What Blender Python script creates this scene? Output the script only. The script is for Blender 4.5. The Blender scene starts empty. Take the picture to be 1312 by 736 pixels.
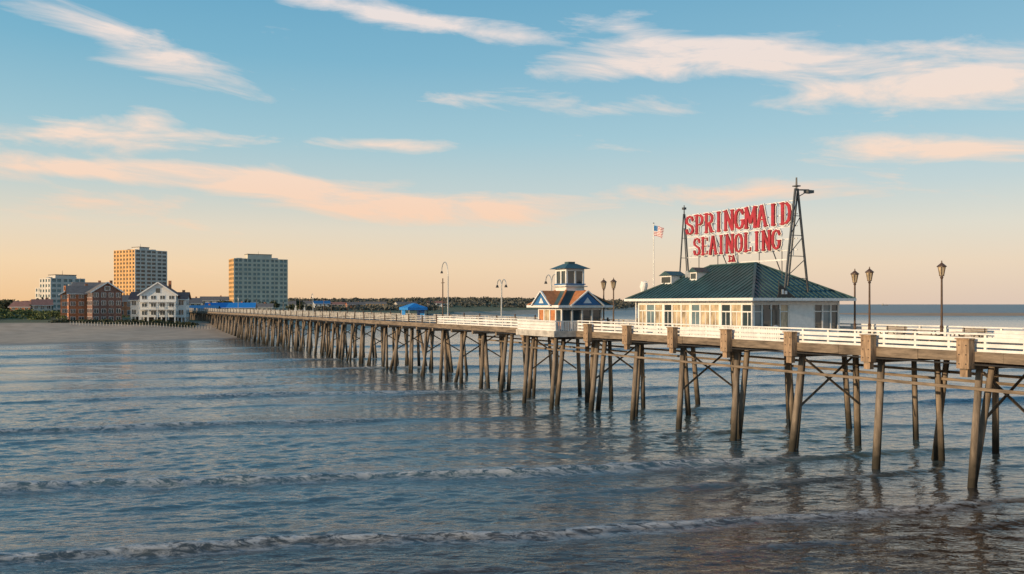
import bpy, math, random
import numpy as np
from mathutils import Vector, Matrix
random.seed(7); rng=np.random.default_rng(7)
S=bpy.context.scene
COL=S.collection

# ------------------------------------------------------------------ materials
def srgb(r,g,b):
    f=lambda c:(c/255/12.92) if c/255<=0.04045 else ((c/255+0.055)/1.055)**2.4
    return (f(r),f(g),f(b),1)
def mat(name,col,rough=0.7,var=0.25,scale=3.0,metal=0.0,bump=0.0,stretch=(1,1,1),spec=None,col2=None,coord='Object'):
    m=bpy.data.materials.new(name); m.use_nodes=True
    nt=m.node_tree; b=nt.nodes['Principled BSDF']
    b.inputs['Roughness'].default_value=rough; b.inputs['Metallic'].default_value=metal
    if spec is not None: b.inputs['Specular IOR Level'].default_value=spec
    tc=nt.nodes.new('ShaderNodeTexCoord'); mp=nt.nodes.new('ShaderNodeMapping')
    mp.inputs['Scale'].default_value=stretch
    nz=nt.nodes.new('ShaderNodeTexNoise'); nz.inputs['Scale'].default_value=scale; nz.inputs['Detail'].default_value=4; nz.inputs['Roughness'].default_value=.65
    nt.links.new(tc.outputs[coord],mp.inputs[0]); nt.links.new(mp.outputs[0],nz.inputs['Vector'])
    rp=nt.nodes.new('ShaderNodeValToRGB')
    c=np.array(col[:3])
    lo=tuple(c*(1-var))+(1,); hi=tuple(np.minimum(c*(1+var),1))+(1,)
    if col2 is not None: hi=tuple(col2[:3])+(1,)
    rp.color_ramp.elements[0].position=.33; rp.color_ramp.elements[0].color=lo
    rp.color_ramp.elements[1].position=.68; rp.color_ramp.elements[1].color=hi
    nt.links.new(nz.outputs['Fac'],rp.inputs[0]); nt.links.new(rp.outputs[0],b.inputs['Base Color'])
    if bump>0:
        bp=nt.nodes.new('ShaderNodeBump'); bp.inputs['Strength'].default_value=bump; bp.inputs['Distance'].default_value=.05
        nt.links.new(nz.outputs['Fac'],bp.inputs['Height']); nt.links.new(bp.outputs[0],b.inputs['Normal'])
    return m
M={}
M['white']=mat('white_paint',(.82,.81,.79),.5,.10,2.5)
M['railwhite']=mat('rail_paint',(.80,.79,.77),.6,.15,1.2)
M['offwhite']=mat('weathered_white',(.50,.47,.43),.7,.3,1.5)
M['wood']=mat('deck_wood',(.24,.195,.155),.85,.4,1.6,bump=.4,stretch=(1,6,6))
M['woodbox']=mat('timber_block',(.33,.225,.145),.85,.45,2,bump=.5,stretch=(3,3,.6))
M['fascia']=mat('fascia_wood',(.20,.155,.115),.85,.5,1.2,bump=.4,stretch=(.6,4,4))
M['roof']=mat('roof_metal',(.045,.095,.10),.4,.3,.8)
M['darkmetal']=mat('dark_metal',(.035,.033,.032),.5,.3,4)
M['mast']=mat('mast_steel',(.08,.085,.09),.5,.3,4)
M['bronze']=mat('bronze_metal',(.10,.06,.04),.5,.3,4)
M['galv']=mat('galvanised_steel',(.45,.47,.48),.4,.2,4,metal=.4)
M['red']=mat('red_letter_paint',(.38,.025,.04),.45,.3,2)
M['signwhite']=mat('sign_white',(.76,.76,.76),.5,.12,3)
M['glass']=mat('window_glass',(.03,.05,.06),.06,.3,.6,spec=.9)
M['glasswarm']=mat('window_curtained',(.50,.40,.27),.12,.55,2.2,spec=.8,stretch=(1,1,.4))
M['glassblue']=mat('window_bluish',(.13,.20,.23),.08,.3,.7,spec=.9)
M['blue']=mat('blue_paint',(.03,.15,.36),.5,.2,2)
M['brightblue']=mat('blue_tarp',(.02,.24,.66),.5,.2,2)
M['orange']=mat('orange_paint',(.50,.20,.08),.6,.25,2)
M['brick']=mat('brick_orange',(.46,.18,.09),.85,.3,1.2)
M['brickdark']=mat('brick_brown',(.22,.12,.095),.85,.3,1.2)
M['stucco']=mat('stucco_tan',(.72,.42,.18),.85,.12,.2)
M['concrete']=mat('concrete_pale',(.64,.60,.55),.85,.10,.15)
M['concretewarm']=mat('concrete_warm',(.62,.58,.48),.85,.12,.15)
M['tealglass']=mat('teal_glazing',(.12,.23,.25),.2,.3,.12,spec=.6)
M['towerglass']=mat('tower_glazing',(.12,.12,.12),.2,.3,.12,spec=.6)
M['greyroof']=mat('grey_shingle',(.17,.155,.15),.85,.25,1)
M['redroof']=mat('red_shingle',(.30,.15,.12),.85,.25,1)
M['sand']=mat('sandbar_sand',(.50,.30,.17),.8,.2,.05)
M['bark']=mat('bark',(.08,.06,.045),.9,.3,2)
def foliage(name,a,b_): return mat(name,a,.8,.3,.12,col2=b_)
M['leaf']=foliage('foliage',(.03,.045,.022),(.095,.10,.045))
M['leafhaze']=foliage('foliage_hazed',(.085,.10,.09),(.15,.14,.11))  # distant trees: aerial haze painted in by lightening the leaf colours
M['dune']=foliage('dune_grass',(.06,.10,.03),(.16,.19,.06))

def pile_mat():
    m=mat('pile_timber',(.22,.175,.135),.85,.45,1.1,bump=.6,stretch=(3,3,.5))
    nt=m.node_tree; b=nt.nodes['Principled BSDF']; ramp=[n for n in nt.nodes if n.type=='VALTORGB'][0]
    g=nt.nodes.new('ShaderNodeNewGeometry'); sx=nt.nodes.new('ShaderNodeSeparateXYZ'); nt.links.new(g.outputs['Position'],sx.inputs[0])
    nz=nt.nodes.new('ShaderNodeTexNoise'); nz.inputs['Scale'].default_value=2; nt.links.new(g.outputs['Position'],nz.inputs['Vector'])
    ma=nt.nodes.new('ShaderNodeMath'); ma.operation='MULTIPLY_ADD'; ma.inputs[1].default_value=1.6; nt.links.new(nz.outputs['Fac'],ma.inputs[0]); nt.links.new(sx.outputs['Z'],ma.inputs[2])
    mr=nt.nodes.new('ShaderNodeMapRange'); mr.inputs['From Min'].default_value=1.4; mr.inputs['From Max'].default_value=3.4; nt.links.new(ma.outputs[0],mr.inputs['Value'])
    mx=nt.nodes.new('ShaderNodeMix'); mx.data_type='RGBA'; mx.inputs['A'].default_value=(.04,.036,.028,1)
    nt.links.new(mr.outputs[0],mx.inputs['Factor']); nt.links.new(ramp.outputs[0],mx.inputs['B']); nt.links.new(mx.outputs['Result'],b.inputs['Base Color'])
    return m
M['pile']=pile_mat()

# ------------------------------------------------------------------ mesh builder
class MB:
    def __init__(s): s.v=[]; s.f=[]
    def add(s,vs,fs):
        o=len(s.v); s.v+= [tuple(v) for v in vs]; s.f+=[tuple(i+o for i in f) for f in fs]
    def box(s,x0,x1,y0,y1,z0,z1):
        s.add([(x0,y0,z0),(x1,y0,z0),(x1,y1,z0),(x0,y1,z0),(x0,y0,z1),(x1,y0,z1),(x1,y1,z1),(x0,y1,z1)],
              [(3,2,1,0),(4,5,6,7),(0,1,5,4),(1,2,6,5),(2,3,7,6),(3,0,4,7)])
    def cyl(s,p0,p1,r0,r1=None,n=8,cap=True):
        r1=r0 if r1 is None else r1
        p0=Vector(p0);p1=Vector(p1);d=(p1-p0).normalized()
        a=d.orthogonal().normalized(); b=d.cross(a)
        vs=[];
        for p,r in((p0,r0),(p1,r1)):
            for i in range(n):
                t=2*math.pi*i/n; vs.append(p+a*math.cos(t)*r+b*math.sin(t)*r)
        fs=[(i,(i+1)%n,n+(i+1)%n,n+i) for i in range(n)]
        if cap: fs+=[tuple(range(n))[::-1],tuple(range(n,2*n))]
        s.add(vs,fs)
    def bar(s,p0,p1,w,h,up=(0,0,1)):
        p0=Vector(p0);p1=Vector(p1);d=(p1-p0).normalized(); up=Vector(up)
        a=d.cross(up)
        if a.length<1e-4: a=d.orthogonal()
        a.normalize(); b=a.cross(d)
        vs=[]
        for p in(p0,p1):
            for sa,sb in((-1,-1),(1,-1),(1,1),(-1,1)): vs.append(p+a*sa*w/2+b*sb*h/2)
        s.add(vs,[(0,1,2,3)[::-1],(4,5,6,7),(0,1,5,4),(1,2,6,5),(2,3,7,6),(3,0,4,7)])
    def lathe(s,cx,cy,prof,n=10):
        vs=[];fs=[]
        for z,r in prof:
            for i in range(n):
                t=2*math.pi*i/n; vs.append((cx+r*math.cos(t),cy+r*math.sin(t),z))
        for k in range(len(prof)-1):
            for i in range(n): fs.append((k*n+i,k*n+(i+1)%n,(k+1)*n+(i+1)%n,(k+1)*n+i))
        fs.append(tuple(range(n))[::-1]); fs.append(tuple(range((len(prof)-1)*n,len(prof)*n)))
        s.add(vs,fs)
    def build(s,name,m,parent=None,smooth=False):
        if not s.v: return None
        me=bpy.data.meshes.new(name); me.from_pydata(s.v,[],s.f); me.update()
        me.materials.append(m)
        if smooth: me.polygons.foreach_set('use_smooth',[len(p.vertices)==4 for p in me.polygons])
        o=bpy.data.objects.new(name,me); COL.objects.link(o)
        if parent is not None: o.parent=parent
        return o
def empty(name,loc,rotz=0):
    e=bpy.data.objects.new(name,None); e.location=loc; e.rotation_euler=(0,0,rotz); e.empty_display_size=.5; COL.objects.link(e); return e
class Parts:
    def __init__(s,name,loc,rotz=0): s.e=empty(name,loc,rotz); s.p={}
    def __call__(s,part,m):
        if part not in s.p: s.p[part]=(MB(),m)
        return s.p[part][0]
    def done(s,smooth=()):
        for k,(mb,m) in s.p.items(): mb.build(k,M[m],s.e,k in smooth)

# pier frame:  s = distance along pier (away), t = across
U=Vector((-.4613,.8872,0)); V=Vector((.8872,.4613,0)); P0=Vector((24.8,46,0)); ROT=math.atan2(-.8872,.4613)
DZ=7.4
def W(s,t,z=DZ): 
    p=P0+U*s+V*t; return (p.x,p.y,z)

# ------------------------------------------------------------------ pier
pier=Parts('fishing_pier',(P0.x,P0.y,0),ROT)   # local x=-s, y=t
WID=13.0; NAR=7.0; SW=40
S0,S1=-62,345
def wd(s): return WID if s<SW else NAR
dk=pier('deck','wood')
s=S0
while s<60:
    w=wd(s+.1); dk.box(-s-.38,-s,-.15,w+.15,DZ-.08,DZ+random.uniform(-.006,.006)); s+=.40
dk.box(-S1,-60.4,-.15,NAR+.15,DZ-.12,DZ)
fa=pier('fascia','fascia')
q=S0
while q<S1:
    L=random.uniform(4.5,6.5); e=min(q+L,S1)
    fa.box(-e+.02,-q,-.30-random.uniform(0,.02),-.16,DZ-.50+random.uniform(-.03,.03),DZ+.06); q=e
fa.box(-SW,-S0,WID+.16,WID+.3,DZ-.52,DZ+.06); fa.box(-S1,-SW,NAR+.16,NAR+.3,DZ-.52,DZ+.06)
fa.box(-SW-.2,-SW-.06,NAR+.3,WID+.3,DZ-.52,DZ+.06)
st=pier('stringers','fascia')
for t in (.3,1.7,3.1,4.5,5.9): st.box(-S1,-S0,t,t+.22,DZ-.45,DZ-.13)
for t in (7.6,9.2,10.8,12.3): st.box(-SW,-S0,t,t+.22,DZ-.45,DZ-.13)
for t,z in((.15,5.35),(5.8,5.2),(6.3,5.62)): 
    st.box(-52 if t<1 else -75,-S0,t,t+.14,z,z+.17)
pl=pier('piles','pile'); cp=pier('pile_caps','fascia'); br=pier('braces','pile'); bx=pier('timber_blocks','woodbox')
s=-56.25; k=0
while s<S1:
    w=wd(s)
    cp.box(-s-.20,-s+.20,-.75,w+.6,DZ-.92,DZ-.53)
    if s<130: cp.box(-s-.50,-s-.24,-.45,w+.3,DZ-.82,DZ-.56)
    j=lambda a:random.uniform(-a,a)
    if s<60:
        rows=[(.6,-.65),(5.6,.7),(11.6,.8)] if w>10 else [(.6,-.65),(3.4,.2),(6.1,.7)]
        for ri,(t,dt) in enumerate(rows):
            r=random.uniform(.20,.25)
            pl.cyl((-s-.15+j(.35),t+dt+j(.2),-1.5),(-s+j(.08),t,DZ-.5),r*1.08,r*.9,12)
            if (ri==0 and k%3==0) or (ri==1 and k%3==1):
                pl.cyl((-s-random.uniform(.5,.9),t+dt*.2+.5,-1.5),(-s+.45,t+.5,DZ-.5),r,r*.88,12)
            if ri==0 and k%3==2:
                pl.cyl((-s-1.7,t+.9,-1.5),(-s-.9+.2,t+.8,DZ-.5),r*.85,r*.8,12)
        if k%2==1:
            br.bar((-s+.25,.6,DZ-1.1),(-s+.25,5.8,DZ-4.4),.07,.15); br.bar((-s-.25,.4,DZ-4.4),(-s-.25,5.6,DZ-1.1),.07,.15)
    else:
        for ri,t in enumerate([.75,6.1]):
            r=random.uniform(.20,.26); l=1 if k%2 else -1
            pl.cyl((-s+j(.4),t+(-.5 if ri==0 else .5)+j(.3),-1.5),(-s+j(.1),t,DZ-.5),r*1.05,r*.9,8)
            ds=random.uniform(1.2,2.5)*l; dt=random.uniform(-.9,-.2) if ri==0 else random.uniform(.2,1.0)
            pl.cyl((-s+ds,t+dt,-1.5),(-s-.45*l,t+.35,DZ-.5),r,r*.85,8)
        if s>110 and k%2: pl.cyl((-s-1.6,3.2,-1.5),(-s,3.4,DZ-.5),.2,.17,8)
        if k%2==0: br.bar((-s+.25,.6,DZ-1.1),(-s+.25,6.1,DZ-4.2),.07,.15); br.bar((-s-.25,.6,DZ-4.2),(-s-.25,6.1,DZ-1.1),.07,.15)
    if s<52:
        bx.box(-s-.36,-s+.36,-.80,-.325,DZ-.85,DZ+.70)
        bx.box(-s-.42,-s+.42,-.86,-.345,DZ+.705,DZ+.78)
        bx.box(-s-.22,-s+.22,-.7,-.36,DZ-1.3,DZ-.855)
        bo=pier('bolts','darkmetal')
        for zz in(-.6,-.1,.4): 
            for xx in(-.2,.2): bo.cyl((-s+xx,-.83,DZ+zz),(-s+xx,-.79,DZ+zz),.035,n=6)
    s+=6.25 if s<70 else 5.8; k+=1
def railing(a,b,t,near,pick=False):
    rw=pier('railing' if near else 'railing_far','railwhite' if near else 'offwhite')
    h=1.0
    n=max(1,round((b-a)/(2.1 if near else 2.6)))
    for i in range(n+1):
        s_=a+(b-a)*i/n
        rw.box(-s_-.07,-s_+.07,t-.07,t+.07,DZ-.1,DZ+h-.05)
        if not near and i%2==0: pier('rail_posts_far','bronze').box(-s_-.09,-s_+.09,t-.21,t-.11,DZ-.4,DZ+h+.12+random.uniform(0,.3))
    q=a
    while q<b:
        e=min(q+2.1*2,b); dz=random.uniform(-.012,.012); rw.box(-e+.012,-q,t-.13,t+.13,DZ+h-.05+dz,DZ+h+.04+dz); q=e
    if near:
        for z0,z1 in((.60,.82),(.30,.50),(.04,.20)): rw.box(-b,-a,t-.11,t-.072,DZ+z0,DZ+z1)
    else:
        for z in(.25,.5,.74): rw.box(-b,-a,t-.1,t-.072,DZ+z,DZ+z+.11)
    if pick:
        q=a
        while q<b: 
            rw.box(-q-.055,-q+.055,t-.071,t-.03,DZ+.1,DZ+h-.07); q+=.17
railing(S0,14,0,True); railing(14,23.5,0,True,True); railing(23.5,40,0,True)
railing(47.5,75,0,True)
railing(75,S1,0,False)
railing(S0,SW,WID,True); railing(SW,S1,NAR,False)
bay=pier('bay_deck','wood'); bay.box(-47.4,-40.1,-2.6,-.31,DZ-.12,DZ); 
bf=pier('bay_fascia','offwhite'); bf.box(-47.6,-39.9,-2.75,-2.62,DZ-.5,DZ+.08)
bf.box(-47.6,-47.45,-2.6,-.32,DZ-.5,DZ+.08); bf.box(-40.05,-39.9,-2.6,-.32,DZ-.5,DZ+.08)
railing(40,47.5,-2.5,True,True)
rw=pier('railing','railwhite')
for x in(-40.05,-47.45):
    rw.box(x-.06,x+.06,-2.36,0,DZ+.94,DZ+1.02)
    q=-2.3
    while q<0: rw.box(x-.03,x+.03,q,q+.09,DZ+.05,DZ+.935); q+=.2
for a in(-41,-46.5):
    pl.cyl((a,-2.5,-1.5),(a,-1.9,DZ-.5),.22,.20,10)
pp=pier('utility_pipe','darkmetal'); pp.cyl((-S1,-.42,DZ-.62),(-S0,-.42,DZ-.62),.05,n=6)
pier.done(smooth=('piles',))

# ------------------------------------------------------------------ pavilion
pv=Parts('pier_pavilion',W(25.9,6.5),ROT)
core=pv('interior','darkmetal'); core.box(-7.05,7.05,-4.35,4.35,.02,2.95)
wl=pv('walls','white'); 
for (x0,x1,y0,y1) in((-7.2,7.2,-4.5,-4.352),(-7.2,7.2,4.352,4.5)):
    wl.box(x0,x1,y0,y1,0,.62); wl.box(x0,x1,y0,y1,2.55,3.0)
for (x0,x1) in((-7.2,-7.052),(7.052,7.2)):
    wl.box(x0,x1,-4.35,4.35,0,.62); wl.box(x0,x1,-4.35,4.35,2.55,3.0)
mu=pv('mullions','white')
def bays_x(y,sgn):
    n=12; w=14.4/n
    for i in range(n+1):
        x=-7.2+i*w; hw=.17 if i%3==0 else .08
        mu.box(max(-7.23,x-hw),min(7.23,x+hw),min(y,y+sgn*.16),max(y,y+sgn*.16),.0 if i%3==0 else .62,3.0-.003 if i%3==0 else 2.55)
    for i in range(n):
        x=-7.2+i*w
        g='glasswarm' if i in(0,2,4,5,7,8,10) else ('glassblue' if i in (1,6) else 'glass')
        p=pv('glazing_'+g,g); p.box(x+.06,x+w-.06,min(y+sgn*.03,y+sgn*.08),max(y+sgn*.03,y+sgn*.08),.62,2.55)
        mu.box(x+.06,x+w-.06,min(y+sgn*.081,y+sgn*.13),max(y+sgn*.081,y+sgn*.13),1.98,2.07)
        mu.box(x+w/2-.03,x+w/2+.03,min(y+sgn*.081,y+sgn*.12),max(y+sgn*.081,y+sgn*.12),.63,1.975)
bays_x(-4.36,-1); bays_x(4.36,1)
def bays_y(x,sgn,lay):
    n=len(lay); w=9.0/n
    for i,c in enumerate(lay):
        y=-4.5+i*w
        a,b=min(x+sgn*.03,x+sgn*.08),max(x+sgn*.03,x+sgn*.08)
        c0,c1=min(x+sgn*.0,x+sgn*.16),max(x+sgn*.0,x+sgn*.16)
        if c=='w': wl.box(c0,c1,y,y+w,.621,2.549); continue
        g={'d':'glass','g':'glassblue','c':'glasswarm','k':'glass'}[c]
        pv('glazing_'+g,g).box(a,b,y+.05,y+w-.05,.62,2.55)
        mu.box(c0,c1,y-.06,y+.06,.622,2.548)
        if (i==n-1 or lay[i+1]=='w'): mu.box(c0,c1,y+w-.06,y+w+.06,.623,2.547)
        if c!='d': mu.box(c0,c1-.02,y+.06,y+w-.06,2.0,2.07)
        if c=='d': pv('doors','glass').box(x+sgn*.1 if sgn>0 else x-.2,x+.2 if sgn>0 else x-.1,y+.08,y+w-.08,.06,2.2)
bays_y(7.05,1,'gddcwwwkgk'); bays_y(-7.05,-1,'gcgwwwgcgg')
R=pv('roof','roof'); ex,ey,ez,rx,rz=8.05,5.35,3.03,2.7,5.95
R.add([(-ex,-ey,ez),(ex,-ey,ez),(ex,ey,ez),(-ex,ey,ez),(-rx,0,rz),(rx,0,rz)],[(0,1,5,4),(1,2,5),(2,3,4,5),(3,0,4)])
so=pv('eaves','white'); so.box(-ex,ex,-ey,ey,3.003,3.028); 
fb=pv('fascia_board','white')
fb.box(-ex-.06,ex+.06,-ey-.06,-ey-.002,2.86,3.07); fb.box(-ex-.06,ex+.06,ey+.002,ey+.06,2.86,3.07)
fb.box(-ex-.06,-ex-.002,-ey,ey,2.86,3.07); fb.box(ex+.002,ex+.06,-ey,ey,2.86,3.07)
rb=pv('roof_seams','roof'); sl=(rz-ez)/ey
x=-ex+.3
while x<ex:
    run=min(ey,(ex-abs(x))*ey/(ex-rx))
    for sg in(-1,1): rb.bar((x,sg*ey,ez+.03),(x,sg*(ey-run),ez+sl*run+.03),.05,.07)
    x+=.52
y=-ey+.3
while y<ey:
    run=(ey-abs(y))*(ex-rx)/ey
    for sg in(-1,1): rb.bar((sg*ex,y,ez+.03),(sg*(ex-run),y,ez+(rz-ez)*run/(ex-rx)+.03),.05,.07)
    y+=.52
hc=pv('hip_caps','roof')
hc.bar((-rx-.1,0,rz+.04),(rx+.1,0,rz+.04),.25,.1)
for a,b in((-1,-1),(1,-1),(1,1),(-1,1)): hc.bar((a*ex,b*ey,ez+.05),(a*rx,0,rz+.05),.2,.1)
def dormer(x,y,w,h):
    z=ez+sl*(ey-abs(y))
    pv('dormer_walls','white').box(x-w/2,x+w/2,y,y+1.4,z-.2,z+h)
    pv('dormer_louvres','glass').box(x-w/2+.12,x+w/2-.12,y-.03,y-.002,z+.12,z+h-.12)
    pv('dormer_roof','roof').add([(x-w/2-.15,y-.15,z+h),(x+w/2+.15,y-.15,z+h),(x+w/2+.15,y+1.6,z+h),(x-w/2-.15,y+1.6,z+h),(x,y-.15,z+h+.4),(x,y+1.6,z+h+.4)],[(0,1,4),(1,2,5,4),(3,0,4,5),(2,3,5),(0,3,2,1)])
dormer(-5.3,-2.9,1.5,.75); dormer(-2.2,-2.4,.9,.7)
pv('vent_box','galv').box(-3.9,-3.3,-1.9,-1.4,4.6,5.5)
gt=pv('gutter_downpipes','white')
for x in(-7.3,7.28): gt.cyl((x,-4.7,0),(x,-4.7,2.9),.06,n=6)
pv('plinth','offwhite').box(-7.6,7.6,-4.9,4.9,.008,.018)
pv.done()

# ------------------------------------------------------------------ rooftop sign
FONT={
'S':([[(.64,.74),(.56,.9),(.38,.96),(.2,.92),(.1,.78),(.14,.62),(.36,.52),(.58,.42),(.66,.26),(.58,.1),(.38,.04),(.18,.08),(.1,.26)]],[(.64,.78,1),(.1,.22,1)]),
'P':([[(.18,0),(.18,1)],[(.18,.95),(.48,.95),(.64,.84),(.66,.7),(.6,.54),(.46,.47),(.2,.47)]],[(.18,.03,0),(.12,.97,0)]),
'R':([[(.18,0),(.18,1)],[(.18,.95),(.48,.95),(.64,.84),(.66,.7),(.6,.56),(.46,.5),(.2,.5)],[(.38,.5),(.64,.02)]],[(.18,.03,0),(.12,.97,0),(.66,.03,0)]),
'I':([[(.36,0),(.36,1)]],[(.36,.03,0),(.36,.97,0)]),
'N':([[(.12,0),(.12,1)],[(.64,0),(.64,1)],[(.12,1),(.64,.02)]],[(.12,.03,0),(.08,.97,0),(.64,.97,0)]),
'G':([[(.64,.76),(.54,.92),(.36,.96),(.18,.88),(.1,.68),(.1,.32),(.18,.12),(.36,.04),(.54,.1),(.62,.24),(.62,.42)]],[(.6,.44,0),(.64,.78,1)]),
'M':([[(.08,0),(.08,1)],[(.72,0),(.72,1)],[(.08,1),(.4,.25)],[(.4,.25),(.72,1)]],[(.08,.03,0),(.72,.03,0),(.06,.97,0),(.74,.97,0)]),
'A':([[(.1,0),(.38,1)],[(.38,1),(.66,0)],[(.2,.34),(.56,.34)]],[(.1,.03,0),(.66,.03,0)]),
'D':([[(.18,0),(.18,1)],[(.18,.95),(.44,.95),(.6,.82),(.67,.5),(.6,.18),(.44,.05),(.18,.05)]],[(.14,.03,0),(.14,.97,0)]),
'E':([[(.18,0),(.18,1)],[(.18,.94),(.62,.94)],[(.18,.5),(.5,.5)],[(.18,.06),(.62,.06)]],[(.14,.03,0),(.14,.97,0),(.62,.86,1),(.62,.14,1)]),
'O':([[(.38,.96),(.2,.9),(.1,.7),(.1,.3),(.2,.1),(.38,.04),(.56,.1),(.66,.3),(.66,.7),(.56,.9),(.38,.96)]],[]),
'L':([[(.2,0),(.2,1)],[(.2,.06),(.62,.06)]],[(.18,.03,0),(.2,.97,0),(.62,.14,1)]),
}
sg=Parts('rooftop_sign',W(25.6,6.5),ROT)
def letters(txt,x0,x1,z0,z1):
    n=len(txt); p=(x1-x0)/n; H=z1-z0; sx=p/.82
    red=sg('letters','red'); wh=sg('letter_outlines','signwhite')
    k=0
    for i,ch in enumerate(txt):
        strokes,ser=FONT[ch]; ox=x0+i*p
        def seg(a,b,th,mb,y,grow):
            nonlocal k
            k+=1; dy=(k%23)*.0021
            A=Vector((ox+a[0]*sx,0,z0+a[1]*H)); B=Vector((ox+b[0]*sx,0,z0+b[1]*H)); d=(B-A).normalized(); A-=d*(.04+grow); B+=d*(.04+grow)
            nrm=Vector((-d.z,0,d.x))*(th/2+grow)
            y0=y-dy; y1=y+.12-dy
            q=[A-nrm,B-nrm,B+nrm,A+nrm]
            mb.add([(v.x,y0,v.z) for v in q]+[(v.x,y1,v.z) for v in q],[(0,1,2,3),(7,6,5,4),(0,4,5,1),(1,5,6,2),(2,6,7,3),(3,7,4,0)])
        for mb,y,g in((red,-.12,0),(wh,.0,.07)):
            for stx in strokes:
                for a,b in zip(stx[:-1],stx[1:]):
                    d=abs(b[0]-a[0])*sx; e=abs(b[1]-a[1])*H
                    th=(.10+.20*e/(math.hypot(d,e)+1e-6))*p/1.25
                    seg(a,b,th,mb,y,g)
            for (a,b,vert) in ser:
                if vert: seg((a,b-.07),(a,b+.07),.10,mb,y,g)
                else: seg((a-.12,b),(a+.12,b),.10,mb,y,g)
letters('SPRINGMAID',-6.4,6.45,8.85,10.55)
letters('SEAINOLING',-5.3,5.35,6.92,8.5)
letters('EA',-.7,.1,6.2,6.7)
fr=sg('frame','signwhite'); 
for z in (10.66,9.6,8.68,7.7,6.82): fr.bar((-6.6,.3,z),(6.6,.3,z),.06,.08)
fr.bar((-1.2,.3,6.1),(5.6,.3,6.1),.07,.12)
for x in np.arange(-6.2,6.4,1.55): fr.bar((x,.3,6.4),(x,.3,10.6),.05,.05)
for x in np.arange(-6.2,5,3.1): fr.bar((x,.36,6.9),(x+3.1,.36,10.5),.035,.035)
ms=sg('masts','mast')
x,top=6.8,12.0
for y in(-1.25,1.25): ms.bar((x,y,3.4),(x,.12 if y>0 else -.12,top-.5),.13,.13)
ms.bar((x-.9,0,3.9),(x,.1,top-.8),.1,.1)
for z0 in(4.6,6.3,7.9,9.4):
    f=lambda z:1.25*(1-(z-3.4)/(top-3.9))+.10
    ms.bar((x+.01,-f(z0),z0),(x+.01,f(z0),z0),.05,.05); ms.bar((x,-f(z0),z0),(x,f(z0+1.5),z0+1.5),.045,.045)
ms.cyl((x,0,top-.6),(x,0,top+.35),.08,.06,n=8); ms.box(x-.22,x+.22,-.22,.22,top-.35,top-.27)
ms.bar((6.8,0,11.4),(6.9,1.2,11.45),.1,.1); ms.box(6.65,7.15,.9,1.5,11.2,11.42); ms.bar((6.8,0,10.8),(6.9,1.0,11.3),.06,.06)
x,top=-6.7,11.4
for y in(-.65,.65): ms.bar((x,y,3.5),(x,.06 if y>0 else -.06,top-.6),.095,.095)
ms.bar((x+.5,0,3.9),(x,0,9.5),.07,.07)
for z0 in(5,6.8,8.6): f=.65*(1-(z0-3.5)/(top-4.1))+.05; ms.bar((x,-f,z0),(x,f,z0),.045,.045)
ms.cyl((x,0,top-.7),(x,0,top+.2),.06,.04,n=6); ms.box(x-.14,x+.14,-.14,.14,top-.2,top)
ms.bar((-3,.4,8.7),(-3,2.6,4.4),.06,.06); ms.bar((3,.4,8.7),(3,2.6,4.4),.06,.06)
for x in(-5,-2.5,0,2.5,5): ms.bar((x,.3,4.6 if abs(x)>3 else 5.8),(x,.3,6.9),.07,.07)
sg.done()

pb=Parts('pennant_sign',W(17.9,4.6,DZ+3.1),ROT)
b=pb('board','darkmetal'); b.add([(-.1,-.9,.0),(-.1,.9,.0),(-.1,-.6,1.0),(-.04,-.9,.0),(-.04,.9,.0),(-.04,-.6,1.0)],[(0,2,1),(3,4,5),(0,1,4,3),(1,2,5,4),(2,0,3,5)])
pb('post','darkmetal').cyl((-.07,-.75,-.2),(-.07,-.75,1.3),.035,n=6)
pb('digits','signwhite').box(-.035,-.02,-.5,-.3,.25,.6); pb('digits','signwhite').box(-.035,-.02,-.2,.05,.25,.5)
pb.done()

# ------------------------------------------------------------------ kiosk with lookout cupola
kq=Parts('lookout_kiosk',W(47.5,3.6),ROT)
kq('core','glass').box(-2.3,2.3,-2.3,2.3,.02,2.4)
w=kq('walls','white')
for sgn in(-1,1):
    for a in(-2.45,-1.3,-.1,1.1,2.25):
        w.box(a,a+.2,min(sgn*2.31,sgn*2.45),max(sgn*2.31,sgn*2.45),0,2.4)
        if abs(a)<2: w.box(min(sgn*2.31,sgn*2.45),max(sgn*2.31,sgn*2.45),a+.003,a+.197,0,2.4)
    w.box(-2.44,2.44,min(sgn*2.32,sgn*2.43),max(sgn*2.32,sgn*2.43),2.0,2.398); w.box(min(sgn*2.32,sgn*2.43),max(sgn*2.32,sgn*2.43),-2.3,2.3,2.0,2.398)
for a,g in((-1.1,'glasswarm'),(.1,'orange'),(-2.25,'orange')): kq('panels_'+g,g).box(a,a+.95,-2.36,-2.302,.8,2.0)
ob=kq('orange_panels','orange')
for sgn in(-1,1):
    ob.box(-2.42,2.42,min(sgn*2.305,sgn*2.40),max(sgn*2.305,sgn*2.40),0,.8); ob.box(min(sgn*2.305,sgn*2.40),max(sgn*2.305,sgn*2.40),-2.3,2.3,0,.8)
kr=kq('roof','roof'); E=3.3
kr.add([(-E,-E,2.42),(E,-E,2.42),(E,E,2.42),(-E,E,2.42),(-1.1,-1.1,4.0),(1.1,-1.1,4.0),(1.1,1.1,4.0),(-1.1,1.1,4.0)],[(0,1,5,4),(1,2,6,5),(2,3,7,6),(3,0,4,7),(3,2,1,0)])
tr=kq('roof_trim','orange')
for a,b in((-1,-1),(1,-1),(1,1),(-1,1)): tr.bar((a*E,b*E,2.5),(a*1.1,b*1.1,4.06),.18,.12)
kb=kq('fascia','white')
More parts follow.
